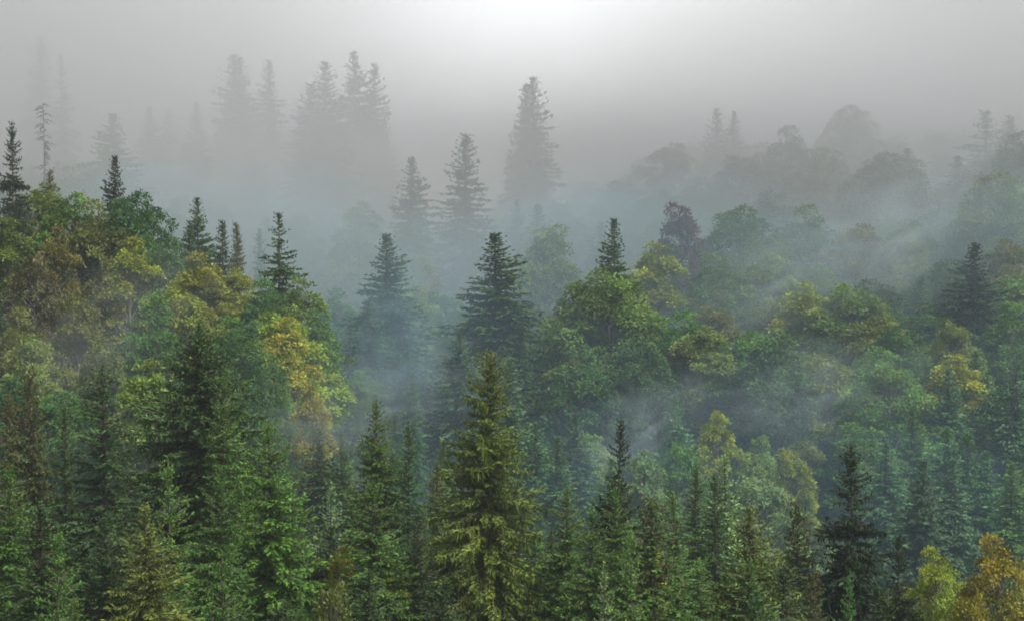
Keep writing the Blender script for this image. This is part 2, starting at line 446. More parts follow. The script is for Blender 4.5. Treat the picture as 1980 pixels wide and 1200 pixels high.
# ------------------------------------------------------------------ the trees the photo shows, one by one
# (kind, variant, top u, top v, depth, height guess, crown width px or 0, colour, label, landmark phrase or '')
S, B = 'spruce_tree', 'beech_tree'
T = [
 # foreground spruces
 (S, 'hero', 940, 676, 105, 27, 225, 'olive', 'tallest foreground spruce, olive-gold with hanging branchlets, centre of the picture', 'the tall olive spruce'),
 (S, 'broad', 367, 612, 118, 27, 215, 'dark', 'big broad dark spruce towering over the left foreground', 'the big broad left spruce'),
 (S, 'dense2', 424, 722, 114, 23, 120, 'green', 'lighter green spruce leaning against the right side of the big broad left spruce', ''),
 (S, 'narrow1', 198, 697, 108, 24, 150, 'dark', 'tall slim dark spruce with thin bare leader in the left foreground', 'the tall slim left spruce'),
 (S, 'coned', 60, 710, 108, 23, 105, 'rust', 'rusty-brown topped spruce loaded with cones near the left edge', 'the rusty-topped spruce'),
 (S, 'coned', 10, 755, 112, 22, 80, 'rust', 'narrow brownish spruce cut by the left edge beside the rusty-topped one', ''),
 (S, 'narrow2', 122, 780, 112, 20, 80, 'dark', 'narrow dark spruce between the rusty-topped spruce and the tall slim one', ''),
 (S, 'young', 330, 884, 102, 17, 110, 'bright', 'young bright green spruce with pale tip in front of the big broad spruce', 'the pale-tipped young spruce'),
 (S, 'dense1', 415, 900, 98, 20, 130, 'green', 'green spruce with long straw-coloured bare leader, left foreground', 'the straw-leader spruce'),
 (S, 'young', 432, 1066, 86, 14, 120, 'bright', 'small light green spruce at the bottom edge below the straw-leader spruce', ''),
 (S, 'dense2', 300, 968, 92, 17, 160, 'bolive', 'bushy yellow-olive spruce at the bottom left', 'the bushy yellow-olive spruce'),
 (S, 'dense1', 200, 988, 92, 17, 140, 'dark', 'dark drooping spruce directly below the tall slim left spruce', ''),
 (S, 'young', 103, 1010, 86, 15, 110, 'green', 'small spruce with pale thin leader at bottom left', 'the small pale-leader spruce'),
 (S, 'dense1', 14, 890, 94, 19, 130, 'green', 'green spruce with drooping fronds on the lower left edge', ''),
 (S, 'dense1', 533, 808, 103, 22, 165, 'green', 'full conical green spruce right of the big broad left spruce', 'the full conical spruce'),
 (S, 'far2', 628, 822, 150, 19, 75, 'dark', 'dim hazy dark spruce behind the foreground row, left of its twin', ''),
 (S, 'far1', 664, 828, 152, 19, 60, 'green', 'hazy slender spruce, right of the dim dark one', ''),
 (S, 'dense1', 727, 768, 128, 23, 120, 'green', 'tall even green spruce with thin haze around its top', 'the tall even green spruce'),
 (S, 'dense1', 728, 922, 98, 20, 165, 'green', 'spruce with yellowish leader standing in front of the tall even green spruce', 'the yellowish-leader spruce'),
 (S, 'narrow1', 790, 812, 126, 20, 66, 'dark', 'narrow dark pencil-shaped spruce left of the tall olive spruce', 'the pencil-shaped spruce'),
 (S, 'narrow2', 845, 884, 122, 18, 70, 'rust', 'dull brownish spruce tucked against the left side of the olive spruce', ''),
 (S, 'young', 634, 928, 118, 16, 90, 'pale', 'small pale bluish-green spruce between the conical and even green spruces', 'the small pale spruce'),
 (S, 'dense2', 808, 990, 98, 18, 110, 'dark', 'dark spruce filling the gap beside the lower left of the olive spruce', ''),
 (S, 'young', 573, 1128, 84, 12, 70, 'green', 'tiny spruce tip poking up from the bottom edge', 'the tiny bottom spruce'),
 (S, 'ragged1', 1183, 808, 112, 22, 100, 'black', 'ragged near-black spruce with gappy top right of the olive spruce', 'the ragged near-black spruce'),
 (S, 'dense1', 1095, 932, 104, 18, 125, 'bright', 'bright green spruce beside the right flank of the olive spruce', 'the bright green spruce'),
 (S, 'dense2', 1140, 980, 100, 17, 130, 'green', 'green spruce in front, just right of the bright green one', ''),
 (S, 'dense1', 1196, 934, 106, 18, 110, 'bright', 'bright green bushy spruce just below the ragged near-black spruce', ''),
 (S, 'coned', 1265, 955, 100, 18, 150, 'green', 'spruce with brown coned top and layered lower boughs, right of centre', 'the brown-coned spruce'),
 (S, 'narrow1', 1320, 938, 110, 18, 90, 'green', 'slim green spruce between the brown-coned spruce and the dark twin', ''),
 (S, 'narrow1', 1345, 893, 128, 18, 66, 'dark', 'small dark pointed spruce rising behind the slim green one', ''),
 (S, 'narrow2', 1388, 912, 118, 18, 80, 'dark', 'dark slim spruce in front of the pale yellow-green larch', 'the dark slim spruce'),
 (S, 'droopy', 1445, 972, 98, 19, 185, 'olive', 'broad drooping spruce with weeping boughs, lower right of centre', 'the broad weeping spruce'),
 (S, 'young', 1225, 1018, 96, 15, 90, 'bright', 'small bright green spruce left of the brown-coned spruce', ''),
 (S, 'young', 1185, 1088, 86, 13, 90, 'pale', 'small pale green spruce at the bottom edge, right of centre', 'the small pale bottom spruce'),
 (S, 'ragged2', 1660, 850, 103, 23, 150, 'black', 'tall ragged dark spruce with one-sided upper branches on the right', 'the tall ragged right spruce'),
 (S, 'coned', 1540, 960, 104, 18, 95, 'rust', 'brown-topped spruce left of the tall ragged right spruce', 'the brown-topped right spruce'),
 (S, 'coned', 1578, 1096, 92, 14, 75, 'rust', 'small reddish-brown spruce low between the brown-topped and ragged spruces', ''),
 (S, 'young', 1632, 1104, 88, 13, 70, 'bright', 'young light green spruce in front of the tall ragged right spruce', ''),
 (S, 'ragged1', 1745, 1028, 98, 17, 105, 'black', 'short dark spruce right of the tall ragged right spruce', 'the short dark right spruce'),
 # foreground broadleaf
 ('birch_tree', 'birch', 655, 1012, 100, 15, 75, 'yellow', 'slender yellow-green birch between two dark spruces at bottom', 'the slender yellow birch'),
 ('birch_tree', 'birch', 636, 1085, 93, 12, 80, 'lime', 'bushy lime-yellow birch in front of the slender yellow birch', ''),
 ('birch_tree', 'birch', 768, 1070, 104, 13, 70, 'gold', 'bright yellow leafy clump behind the yellowish-leader spruce', ''),
 (B, 'beech_near', 1940, 1030, 100, 15, 175, 'orange', 'golden-orange beech in the bottom right corner', 'the golden corner beech'),
 (B, 'beech_near', 1820, 1055, 112, 13, 130, 'yellow', 'yellow-green beech left of the golden corner beech', ''),
 ('birch_tree', 'birch', 1868, 1110, 97, 12, 90, 'gold', 'small golden bush in front of the golden corner beech', ''),
 ('birch_tree', 'birch', 1246, 1030, 104, 14, 44, 'gold', 'little golden leaf clump beside the brown-coned spruce', ''),
 # hazy valley spruces
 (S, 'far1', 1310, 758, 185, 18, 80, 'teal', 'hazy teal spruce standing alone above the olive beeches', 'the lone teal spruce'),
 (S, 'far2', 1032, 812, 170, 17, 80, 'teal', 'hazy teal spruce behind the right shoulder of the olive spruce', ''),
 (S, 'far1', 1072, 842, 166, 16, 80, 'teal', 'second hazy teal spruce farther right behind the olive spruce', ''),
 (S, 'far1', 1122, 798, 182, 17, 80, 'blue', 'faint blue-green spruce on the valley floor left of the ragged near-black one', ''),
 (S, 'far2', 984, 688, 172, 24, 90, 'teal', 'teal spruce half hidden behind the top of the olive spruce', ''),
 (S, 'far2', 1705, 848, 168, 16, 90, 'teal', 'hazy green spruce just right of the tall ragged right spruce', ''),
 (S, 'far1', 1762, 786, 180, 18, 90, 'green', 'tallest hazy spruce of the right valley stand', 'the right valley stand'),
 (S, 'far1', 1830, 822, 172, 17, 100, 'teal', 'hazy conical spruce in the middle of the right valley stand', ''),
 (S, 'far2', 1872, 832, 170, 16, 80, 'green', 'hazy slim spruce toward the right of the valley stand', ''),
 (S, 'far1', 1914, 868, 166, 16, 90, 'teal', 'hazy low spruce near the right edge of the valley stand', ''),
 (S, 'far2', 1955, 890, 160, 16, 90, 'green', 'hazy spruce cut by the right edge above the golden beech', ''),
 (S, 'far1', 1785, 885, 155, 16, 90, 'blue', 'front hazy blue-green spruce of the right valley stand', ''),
 (S, 'far2', 1405, 876, 142, 19, 70, 'pale', 'pale yellow-green larch-like conifer behind the dark slim spruce', 'the pale larch'),
 (B, 'beech1', 1390, 795, 180, 17, 100, 'yellow', 'yellow-olive beech on the valley floor above the pale larch', 'the yellow-olive valley beech'),
 (B, 'beech3', 1470, 843, 178, 15, 95, 'lime', 'lime-green beech crown right of the pale larch', ''),
 (B, 'beech2', 1310, 850, 172, 16, 105, 'bgreen', 'grey-green beech crown below the lone teal spruce', ''),
 (B, 'beech2', 1245, 868, 160, 16, 110, 'pale', 'pale misty broadleaf right of the ragged near-black spruce', ''),
 (B, 'beech1', 1535, 868, 172, 15, 90, 'yellow', 'hazy yellow-green beech above the brown-topped right spruce', ''),
 # left hill conifers on the ridge
 (S, 'ragged2', 20, 230, 205, 30, 70, 'black', 'ragged near-black spruce standing highest on the left ridge', 'the highest left-ridge spruce'),
 (S, 'coned', 98, 325, 212, 20, 44, 'rust', 'small brown-topped spruce poking out of the left ridge beeches', 'the small ridge spruce'),
 (S, 'far1', 229, 299, 208, 26, 78, 'black', 'dark spruce with spreading boughs above the left ridge beeches', 'the dark ridge spruce'),
 (S, 'far1', 384, 380, 214, 24, 80, 'dark', 'taller spruce of the pair on the right slope of the left ridge', 'the ridge spruce pair'),
 (S, 'far2', 360, 424, 210, 21, 55, 'dark', 'shorter spruce of the pair on the left ridge', ''),
 (S, 'far2', 431, 424, 211, 21, 58, 'dark', 'slim dark spruce just right of the ridge spruce pair', ''),
 (S, 'coned', 461, 427, 207, 20, 46, 'rust', 'brown-topped spruce right of the slim dark ridge spruce', ''),
 (S, 'far3', 536, 409, 206, 25, 82, 'dark', 'dark ragged spruce at the right end of the left ridge', 'the ridge-end spruce'),
 (S, 'far2', 503, 440, 262, 22, 36, 'blue', 'faint thin spruce behind the gap left of the ridge-end spruce', ''),
 # left hill beeches
 (B, 'beech2', 75, 352, 210, 19, 160, 'bolive', 'olive beech between the two leftmost ridge spruces', ''),
 (B, 'beech1', 140, 372, 206, 19, 150, 'bgreen', 'green beech under the small ridge spruce', ''),
 (B, 'beech3', 190, 388, 202, 20, 150, 'bolive', 'olive beech left of the dark ridge spruce', ''),
 (B, 'beech5', 258, 370, 205, 21, 170, 'bdark', 'dark green beech right below the dark ridge spruce', ''),
 (B, 'beech4', 14, 412, 192, 20, 120, 'bolive', 'olive beech cut by the left edge below the ridge', ''),
 (B, 'beech4', 104, 430, 194, 18, 95, 'brown', 'orange-brown tinged beech high on the left slope', 'the orange-brown beech'),
 (B, 'beech4', 245, 450, 192, 20, 110, 'yellow', 'yellow-green upright beech on the left slope', 'the upright yellow beech'),
 (B, 'beech1', 312, 478, 196, 19, 120, 'bdark', 'dark green beech between the upright yellow beech and the yellow ridge beech', ''),
 (B, 'beech4', 388, 482, 192, 21, 140, 'yellow', 'yellow ridge beech with ragged top below the spruce pair', 'the yellow ridge beech'),
 (B, 'beech2', 350, 548, 184, 19, 150, 'yellow', 'yellow-olive beech below the yellow ridge beech', ''),
 (B, 'beech2', 455, 515, 194, 19, 130, 'yellow', 'yellow-green beech in front of the brown-topped ridge spruce', ''),
 (B, 'beech3', 512, 540, 192, 19, 130, 'bgreen', 'leaf-green beech under the ridge-end spruce', ''),
 (B, 'beech4', 578, 532, 194, 20, 120, 'lime', 'lime-green beech at the right shoulder of the left slope', 'the lime shoulder beech'),
 (B, 'beech1', 622, 598, 190, 18, 110, 'bgreen', 'green beech at the far right end of the left slope', ''),
 (B, 'beech4', 556, 606, 172, 19, 120, 'gold', 'brightest golden beech on the left slope', 'the golden slope beech'),
 (B, 'beech4', 602, 735, 160, 16, 75, 'gold', 'small golden beech below the brightest golden one', 'the small golden beech'),
 (B, 'beech2', 148, 560, 178, 18, 120, 'brown', 'golden-brown beech in the middle of the left slope', 'the golden-brown beech'),
 (B, 'beech1', 62, 488, 186, 18, 110, 'maroon', 'dull maroon beech high near the left edge', 'the maroon beech'),
 (B, 'beech3', 40, 596, 176, 18, 120, 'brown', 'broad olive-brown beech lower down at the left edge', ''),
 (B, 'beech3', 450, 612, 176, 19, 150, 'bgreen', 'broad green beech left of the golden slope beech', 'the broad green slope beech'),
 (B, 'beech1', 290, 560, 180, 19, 130, 'bgreen', 'deep green beech below the upright yellow beech', ''),
 (B, 'beech2', 62, 640, 164, 17, 130, 'lime', 'pale leafy beech on the lower left slope by the left edge', ''),
 (B, 'beech2', 205, 652, 166, 17, 120, 'bolive', 'olive beech behind the tall slim left spruce', ''),
 (B, 'beech4', 272, 688, 152, 18, 140, 'lime', 'lime-yellow beech between the tall slim and the big broad spruce', ''),
 (B, 'beech3', 505, 680, 164, 17, 140, 'bgreen', 'green beech on the lower slope right of the big broad spruce', ''),
 (B, 'beech5', 470, 745, 150, 17, 140, 'bdark', 'blue-shadowed beech low on the slope above the conical spruce', ''),
 # valley, centre
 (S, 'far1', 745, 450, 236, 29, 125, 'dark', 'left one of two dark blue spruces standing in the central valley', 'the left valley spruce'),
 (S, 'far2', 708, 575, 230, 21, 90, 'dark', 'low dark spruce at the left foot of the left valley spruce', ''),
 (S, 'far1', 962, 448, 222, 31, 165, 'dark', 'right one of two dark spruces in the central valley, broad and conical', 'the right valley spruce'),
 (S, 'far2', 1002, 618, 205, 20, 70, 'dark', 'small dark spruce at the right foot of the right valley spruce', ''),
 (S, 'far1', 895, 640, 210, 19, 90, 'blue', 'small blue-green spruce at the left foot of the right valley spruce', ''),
 (B, 'beech1', 1046, 432, 262, 26, 150, 'lime', 'pale misty green beech behind the right valley spruce', 'the pale misty beech'),
 (B, 'beech4', 804, 470, 275, 22, 90, 'gold', 'faint yellow beech in mist right of the left valley spruce', 'the faint yellow beech'),
 (B, 'beech2', 690, 388, 290, 26, 120, 'lime', 'faint yellow-green beech in mist behind the left valley spruce', ''),
 (B, 'beech3', 650, 560, 250, 20, 120, 'teal', 'blue-green beech dissolving into mist right of the left slope', ''),
 (B, 'beech2', 860, 560, 258, 20, 130, 'bgreen', 'misty beech between the two dark valley spruces', ''),
 (B, 'beech4', 790, 545, 252, 19, 100, 'yellow', 'yellowish beech by the right side of the left valley spruce', ''),
 # right hill
 (S, 'far1', 1194, 420, 222, 24, 95, 'dark', 'dark teal spruce rising above the rich green beech on the right hill', 'the right-hill spruce'),
 (B, 'beech5', 1185, 520, 212, 24, 215, 'rich', 'big rich green lobed beech under the right-hill spruce', 'the big rich green beech'),
 (B, 'beech3', 1118, 545, 214, 22, 130, 'rich', 'green beech at the left shoulder of the big rich green beech', ''),
 (B, 'beech4', 1265, 462, 236, 22, 130, 'yellow', 'yellow-green beech right of the right-hill spruce', 'the yellow right-hill beech'),
 (B, 'beech1', 1325, 392, 248, 22, 120, 'purple', 'purplish beech, the only one on the right hill', 'the purplish beech'),
 (B, 'beech5', 1432, 398, 252, 22, 170, 'bgreen', 'dark green beech right of the purplish beech', 'the dome beech'),
 (B, 'beech3', 1560, 398, 256, 22, 160, 'bgreen', 'green domed beech on the upper right hill', ''),
 (B, 'beech2', 1655, 430, 250, 21, 150, 'brown', 'ochre beech half veiled by the drifting wisp', 'the ochre veiled beech'),
 (B, 'beech2', 1745, 450, 246, 21, 140, 'bolive', 'olive beech right of the drifting wisp', ''),
 (B, 'beech3', 1385, 492, 236, 20, 150, 'bgreen', 'green beech below the dome beech', ''),
 (B, 'beech1', 1490, 490, 236, 20, 150, 'lime', 'pale lit beech in the middle of the right hill', 'the pale lit beech'),
 (B, 'beech4', 1548, 540, 226, 20, 130, 'yellow', 'yellowish beech below the pale lit beech', 'the yellowish hill beech'),
 (B, 'beech5', 1690, 540, 228, 21, 170, 'bdark', 'dark green beech right of the yellowish hill beech', ''),
 (S, 'far1', 1888, 468, 226, 26, 150, 'black', 'dark spruce among beeches on the right side of the right hill', 'the dark right-hill spruce'),
 (B, 'beech5', 1935, 332, 258, 22, 180, 'bolive', 'big dark olive beech high at the right edge', 'the high right-edge beech'),
 (B, 'beech3', 1975, 255, 285, 22, 150, 'bdark', 'topmost dark beech cut by the right edge', ''),
 (B, 'beech2', 1960, 460, 236, 20, 130, 'brown', 'brownish beech at the right edge beside the dark right-hill spruce', ''),
 (B, 'beech3', 1960, 585, 216, 19, 130, 'bgreen', 'leaf-green beech at the right edge below the brownish one', ''),
 (B, 'beech4', 1840, 678, 196, 19, 140, 'gold', 'yellow-orange beech low on the right hill', 'the yellow-orange beech'),
 (B, 'beech2', 1850, 612, 210, 18, 110, 'bolive', 'olive beech between the dark right-hill spruce and the yellow-orange beech', ''),
 (B, 'beech5', 1740, 630, 208, 19, 150, 'bdark', 'dark beech left of the yellow-orange beech', ''),
 (B, 'beech2', 1590, 680, 198, 18, 150, 'bolive', 'ochre-tipped beech behind the low wisp of mist', 'the ochre-tipped beech'),
 (B, 'beech5', 1460, 640, 206, 19, 160, 'bgreen', 'green beech left of the ochre-tipped beech', ''),
 (B, 'beech3', 1330, 600, 210, 20, 160, 'bgreen', 'shadowed green beech right of the big rich green beech', ''),
 (B, 'beech5', 1240, 650, 200, 19, 160, 'bdark', 'dark beech below the big rich green beech', ''),
 (B, 'beech3', 1120, 670, 198, 19, 160, 'bdark', 'dark blue-green beech left of the dark beech under the rich one', ''),
 # fog
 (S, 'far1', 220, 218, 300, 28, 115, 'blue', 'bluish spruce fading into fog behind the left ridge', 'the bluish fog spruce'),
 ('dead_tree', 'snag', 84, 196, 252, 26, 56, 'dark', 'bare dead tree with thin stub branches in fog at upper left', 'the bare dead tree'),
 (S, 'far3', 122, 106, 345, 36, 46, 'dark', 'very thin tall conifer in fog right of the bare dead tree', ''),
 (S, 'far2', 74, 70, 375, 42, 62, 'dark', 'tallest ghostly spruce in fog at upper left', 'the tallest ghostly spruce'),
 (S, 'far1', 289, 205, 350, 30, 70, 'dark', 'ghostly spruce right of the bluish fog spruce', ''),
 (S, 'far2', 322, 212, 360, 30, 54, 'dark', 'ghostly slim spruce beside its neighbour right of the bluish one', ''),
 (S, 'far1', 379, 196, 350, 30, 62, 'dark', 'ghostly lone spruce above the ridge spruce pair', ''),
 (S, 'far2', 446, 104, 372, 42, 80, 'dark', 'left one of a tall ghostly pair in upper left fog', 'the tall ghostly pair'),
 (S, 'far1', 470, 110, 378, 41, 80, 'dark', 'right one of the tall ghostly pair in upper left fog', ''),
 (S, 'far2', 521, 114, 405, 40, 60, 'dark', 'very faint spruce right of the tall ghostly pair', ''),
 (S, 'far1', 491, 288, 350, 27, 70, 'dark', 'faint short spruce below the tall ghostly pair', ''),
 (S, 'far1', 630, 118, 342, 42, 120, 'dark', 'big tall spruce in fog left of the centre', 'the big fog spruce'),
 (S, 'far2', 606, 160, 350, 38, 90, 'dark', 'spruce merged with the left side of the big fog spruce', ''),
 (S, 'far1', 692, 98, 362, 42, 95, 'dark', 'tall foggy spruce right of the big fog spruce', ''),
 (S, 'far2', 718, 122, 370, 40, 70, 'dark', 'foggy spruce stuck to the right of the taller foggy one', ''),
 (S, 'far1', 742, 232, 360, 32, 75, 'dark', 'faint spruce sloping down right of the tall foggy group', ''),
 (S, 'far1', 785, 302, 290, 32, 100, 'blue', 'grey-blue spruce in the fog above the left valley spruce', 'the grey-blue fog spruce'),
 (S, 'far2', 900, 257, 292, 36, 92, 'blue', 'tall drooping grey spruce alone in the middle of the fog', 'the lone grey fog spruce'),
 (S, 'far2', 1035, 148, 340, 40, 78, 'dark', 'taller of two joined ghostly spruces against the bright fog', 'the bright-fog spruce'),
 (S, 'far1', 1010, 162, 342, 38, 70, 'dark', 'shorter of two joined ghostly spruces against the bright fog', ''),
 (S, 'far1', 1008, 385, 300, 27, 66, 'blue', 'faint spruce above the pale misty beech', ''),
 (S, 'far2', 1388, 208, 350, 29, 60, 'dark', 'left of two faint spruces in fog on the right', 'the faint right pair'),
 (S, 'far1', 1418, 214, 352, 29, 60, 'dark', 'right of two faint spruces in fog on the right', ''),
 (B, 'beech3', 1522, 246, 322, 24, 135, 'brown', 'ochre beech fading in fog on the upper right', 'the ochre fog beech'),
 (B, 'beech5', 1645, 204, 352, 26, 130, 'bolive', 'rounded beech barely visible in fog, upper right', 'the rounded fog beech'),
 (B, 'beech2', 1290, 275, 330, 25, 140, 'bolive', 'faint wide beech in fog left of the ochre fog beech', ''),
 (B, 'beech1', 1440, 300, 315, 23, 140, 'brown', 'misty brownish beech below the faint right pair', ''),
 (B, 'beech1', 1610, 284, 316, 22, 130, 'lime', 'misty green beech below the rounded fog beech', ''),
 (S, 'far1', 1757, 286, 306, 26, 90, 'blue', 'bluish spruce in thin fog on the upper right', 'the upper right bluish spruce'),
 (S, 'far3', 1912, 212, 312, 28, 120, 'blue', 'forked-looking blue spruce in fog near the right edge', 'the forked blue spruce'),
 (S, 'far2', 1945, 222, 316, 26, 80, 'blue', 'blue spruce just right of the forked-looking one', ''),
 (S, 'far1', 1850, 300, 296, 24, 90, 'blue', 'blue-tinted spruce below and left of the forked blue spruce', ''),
]

# ------------------------------------------------------------------ terrain from the stand of trees
pts, zs_, wts = [], [], []
for k in T:
    p = at(k[2], k[3], k[4])
    pts.append(p[:2]); zs_.append(p[2] - k[5]); wts.append(1.0)
for x in np.arange(-420, 421, 60):
    for y, z in ((-60, -10), (0, -14), (40, -24), (560, -6), (680, -12), (860, -16)):
        pts.append((x, y)); zs_.append(z + 0.00006 * x * x); wts.append(1.0)
for y in np.arange(80, 500, 40):
    for x in (-420, -340, -270, 270, 340, 420):
        if abs(x) > 0.30 * y + 40:
            pts.append((x, y)); zs_.append(np.interp(y, [80, 170, 250, 350, 480], [-36, -38, -22, -8, 20]) + abs(x) * 0.03); wts.append(0.6)
pts = np.array(pts); zs_ = np.array(zs_); wts = np.array(wts)


def ground_z(x, y):
    x = np.atleast_1d(np.asarray(x, float)); y = np.atleast_1d(np.asarray(y, float))
    d2 = (x[:, None] - pts[None, :, 0]) ** 2 + (y[:, None] - pts[None, :, 1]) ** 2
    w1 = wts * np.exp(-d2 / (2 * 13.0 ** 2)); w2 = wts * np.exp(-d2 / (2 * 45.0 ** 2)) * 0.02; w3 = wts / (d2 + 900) * 1e-3
    w = w1 + w2 + w3
    return (w * zs_).sum(1) / w.sum(1)


gx = np.concatenate([np.linspace(-620, -200, 22)[:-1], np.linspace(-200, 200, 101), np.linspace(200, 620, 22)[1:]])
gy = np.concatenate([np.linspace(-120, 60, 19)[:-1], np.linspace(60, 440, 96), np.linspace(440, 980, 28)[1:]])
GX, GY = np.meshgrid(gx, gy)
GZ = ground_z(GX.ravel(), GY.ravel()).reshape(GX.shape)
nx, ny = len(gx), len(gy)
gv = np.stack([GX.ravel(), GY.ravel(), GZ.ravel()], 1)
idx = np.arange(nx * ny).reshape(ny, nx)
gq = np.stack([idx[:-1, :-1].ravel(), idx[:-1, 1:].ravel(), idx[1:, 1:].ravel(), idx[1:, :-1].ravel()], 1)
ground = bpy.data.objects.new('hillside', mesh_from('hillside', gv, gq, None, True, (ground_material(),)))
COL.objects.link(ground)
ground['kind'] = 'structure'

# ------------------------------------------------------------------ planting
PLACED = []          # (u, v, d, label)
GROUPS = {'spruce_tree': 'spruces of the misty forest', 'beech_tree': 'broadleaf trees of the misty forest', 'birch_tree': 'small yellow birches in the foreground', 'dead_tree': None}
CATS = {'spruce_tree': 'spruce', 'beech_tree': 'beech', 'birch_tree': 'birch', 'dead_tree': 'dead tree'}


def plant(kind, var, x, y, H, rad, colour, label, rng, tip=None):
    P = V[var]
    gz = float(ground_z(x, y)[0])
    if tip is not None:
        H = max(4.0, tip - gz)
    e = bpy.data.objects.new(kind, None)
    COL.objects.link(e)
    e.empty_display_size = 0.5
    e.location = (x, y, gz - 0.15)
    e.rotation_euler = (rng.normal(0, 0.014), rng.normal(0, 0.014), rng.uniform(0, 2 * math.pi))
    s = H / P['H']; sr = rad / P['R']
    sr = min(max(sr, 0.5 * s), 1.9 * s)
    e.scale = (sr, sr, s)
    e['label'] = label; e['category'] = CATS[kind]
    if GROUPS[kind]:
        e['group'] = GROUPS[kind]
    c = np.array(COLR[colour]) * 1.62 * (1 + rng.normal(0, 0.10)) * (1 + rng.normal(0, 0.06, 3))
    for nm, key in (('trunk', 'trunk'), ('crown', 'crown'), ('branches', 'branches')):
        if P.get(key) is None:
            continue
        o = bpy.data.objects.new(nm, P[key])
        COL.objects.link(o); o.parent = e
        o.color = (*np.clip(c, 0.003, 1), 1)
    return e


rngp = np.random.default_rng(99)
SPOTS = []
for kind, var, u, v, d, H, wpx, colr, label, lm in T:
    p = at(u, v, d)
    rad = (wpx / F * d) / 2 * ((1.22 if var == 'hero' else 1.2 if var.startswith('ragged') else 1.45 if d < 160 else 1.35) if kind == S else 1.12)
    plant(kind, var, p[0], p[1], H, rad, colr, label, rngp, tip=p[2])
    SPOTS.append((p[0], p[1], 1.6 if d < 160 else 3.2))
    PLACED.append((u, v, d, lm, colr))
LM = [(u, v, d, lm) for u, v, d, lm, c in PLACED if lm]
used = set(k[8] for k in T)


def relation(du, dv):
    a = math.degrees(math.atan2(-dv, du)) % 360
    return ['right of', 'above and right of', 'above', 'above and left of', 'left of', 'below and left of', 'below', 'below and right of'][int(((a + 22.5) % 360) // 45)]


def auto_label(kind, colr, u, v, d, size):
    noun = {'spruce_tree': 'spruce', 'beech_tree': 'beech', 'birch_tree': 'birch'}[kind]
    near = sorted(LM, key=lambda q: math.hypot(q[0] - u, (q[1] + 40 - v)) + 1.2 * abs(q[2] - d))
    opts = []
    for i in range(6):
        q = near[i]; r = relation(u - q[0], v - q[1] - 30)
        opts.append(f"{size} {WORD[colr]} {noun} {r} {q[3]}")
    for i in range(4):
        for j in range(i + 1, 6):
            q, w = near[i], near[j]
            opts.append(f"{WORD[colr]} {noun} {relation(u - q[0], v - q[1] - 30)} {q[3]}, facing {w[3]}")
    for o in opts:
        if o not in used and len(o.split()) <= 16:
            used.add(o); return o
    return opts[0]


def clear(x, y, r):
    for a, b, c in SPOTS:
        if (a - x) ** 2 + (b - y) ** 2 < (r + c * 0.6) ** 2:
            return False
    return True


LIM_NEAR = ([-100, 0, 60, 200, 300, 450, 560, 700, 850, 1000, 1100, 1250, 1400, 1500, 1600, 1750, 1900, 2100],
            [920, 920, 930, 930, 950, 960, 970, 1010, 1000, 1000, 1010, 1040, 1030, 1070, 1100, 1110, 1130, 1140])
LIM_HILL = ([-200, 0, 150, 250, 340, 500, 600, 650, 700, 860, 1060, 1100, 1200, 1350, 1500, 1700, 1850, 1980, 2200],
            [360, 370, 390, 420, 510, 545, 600, 700, 780, 800, 760, 600, 545, 480, 440, 420, 380, 350, 330])
LIM_BACK = ([-200, 0, 200, 400, 640, 800, 1000, 1150, 1300, 1500, 1700, 1900, 2200],
            [310, 310, 310, 380, 420, 440, 400, 370, 300, 290, 290, 260, 260])


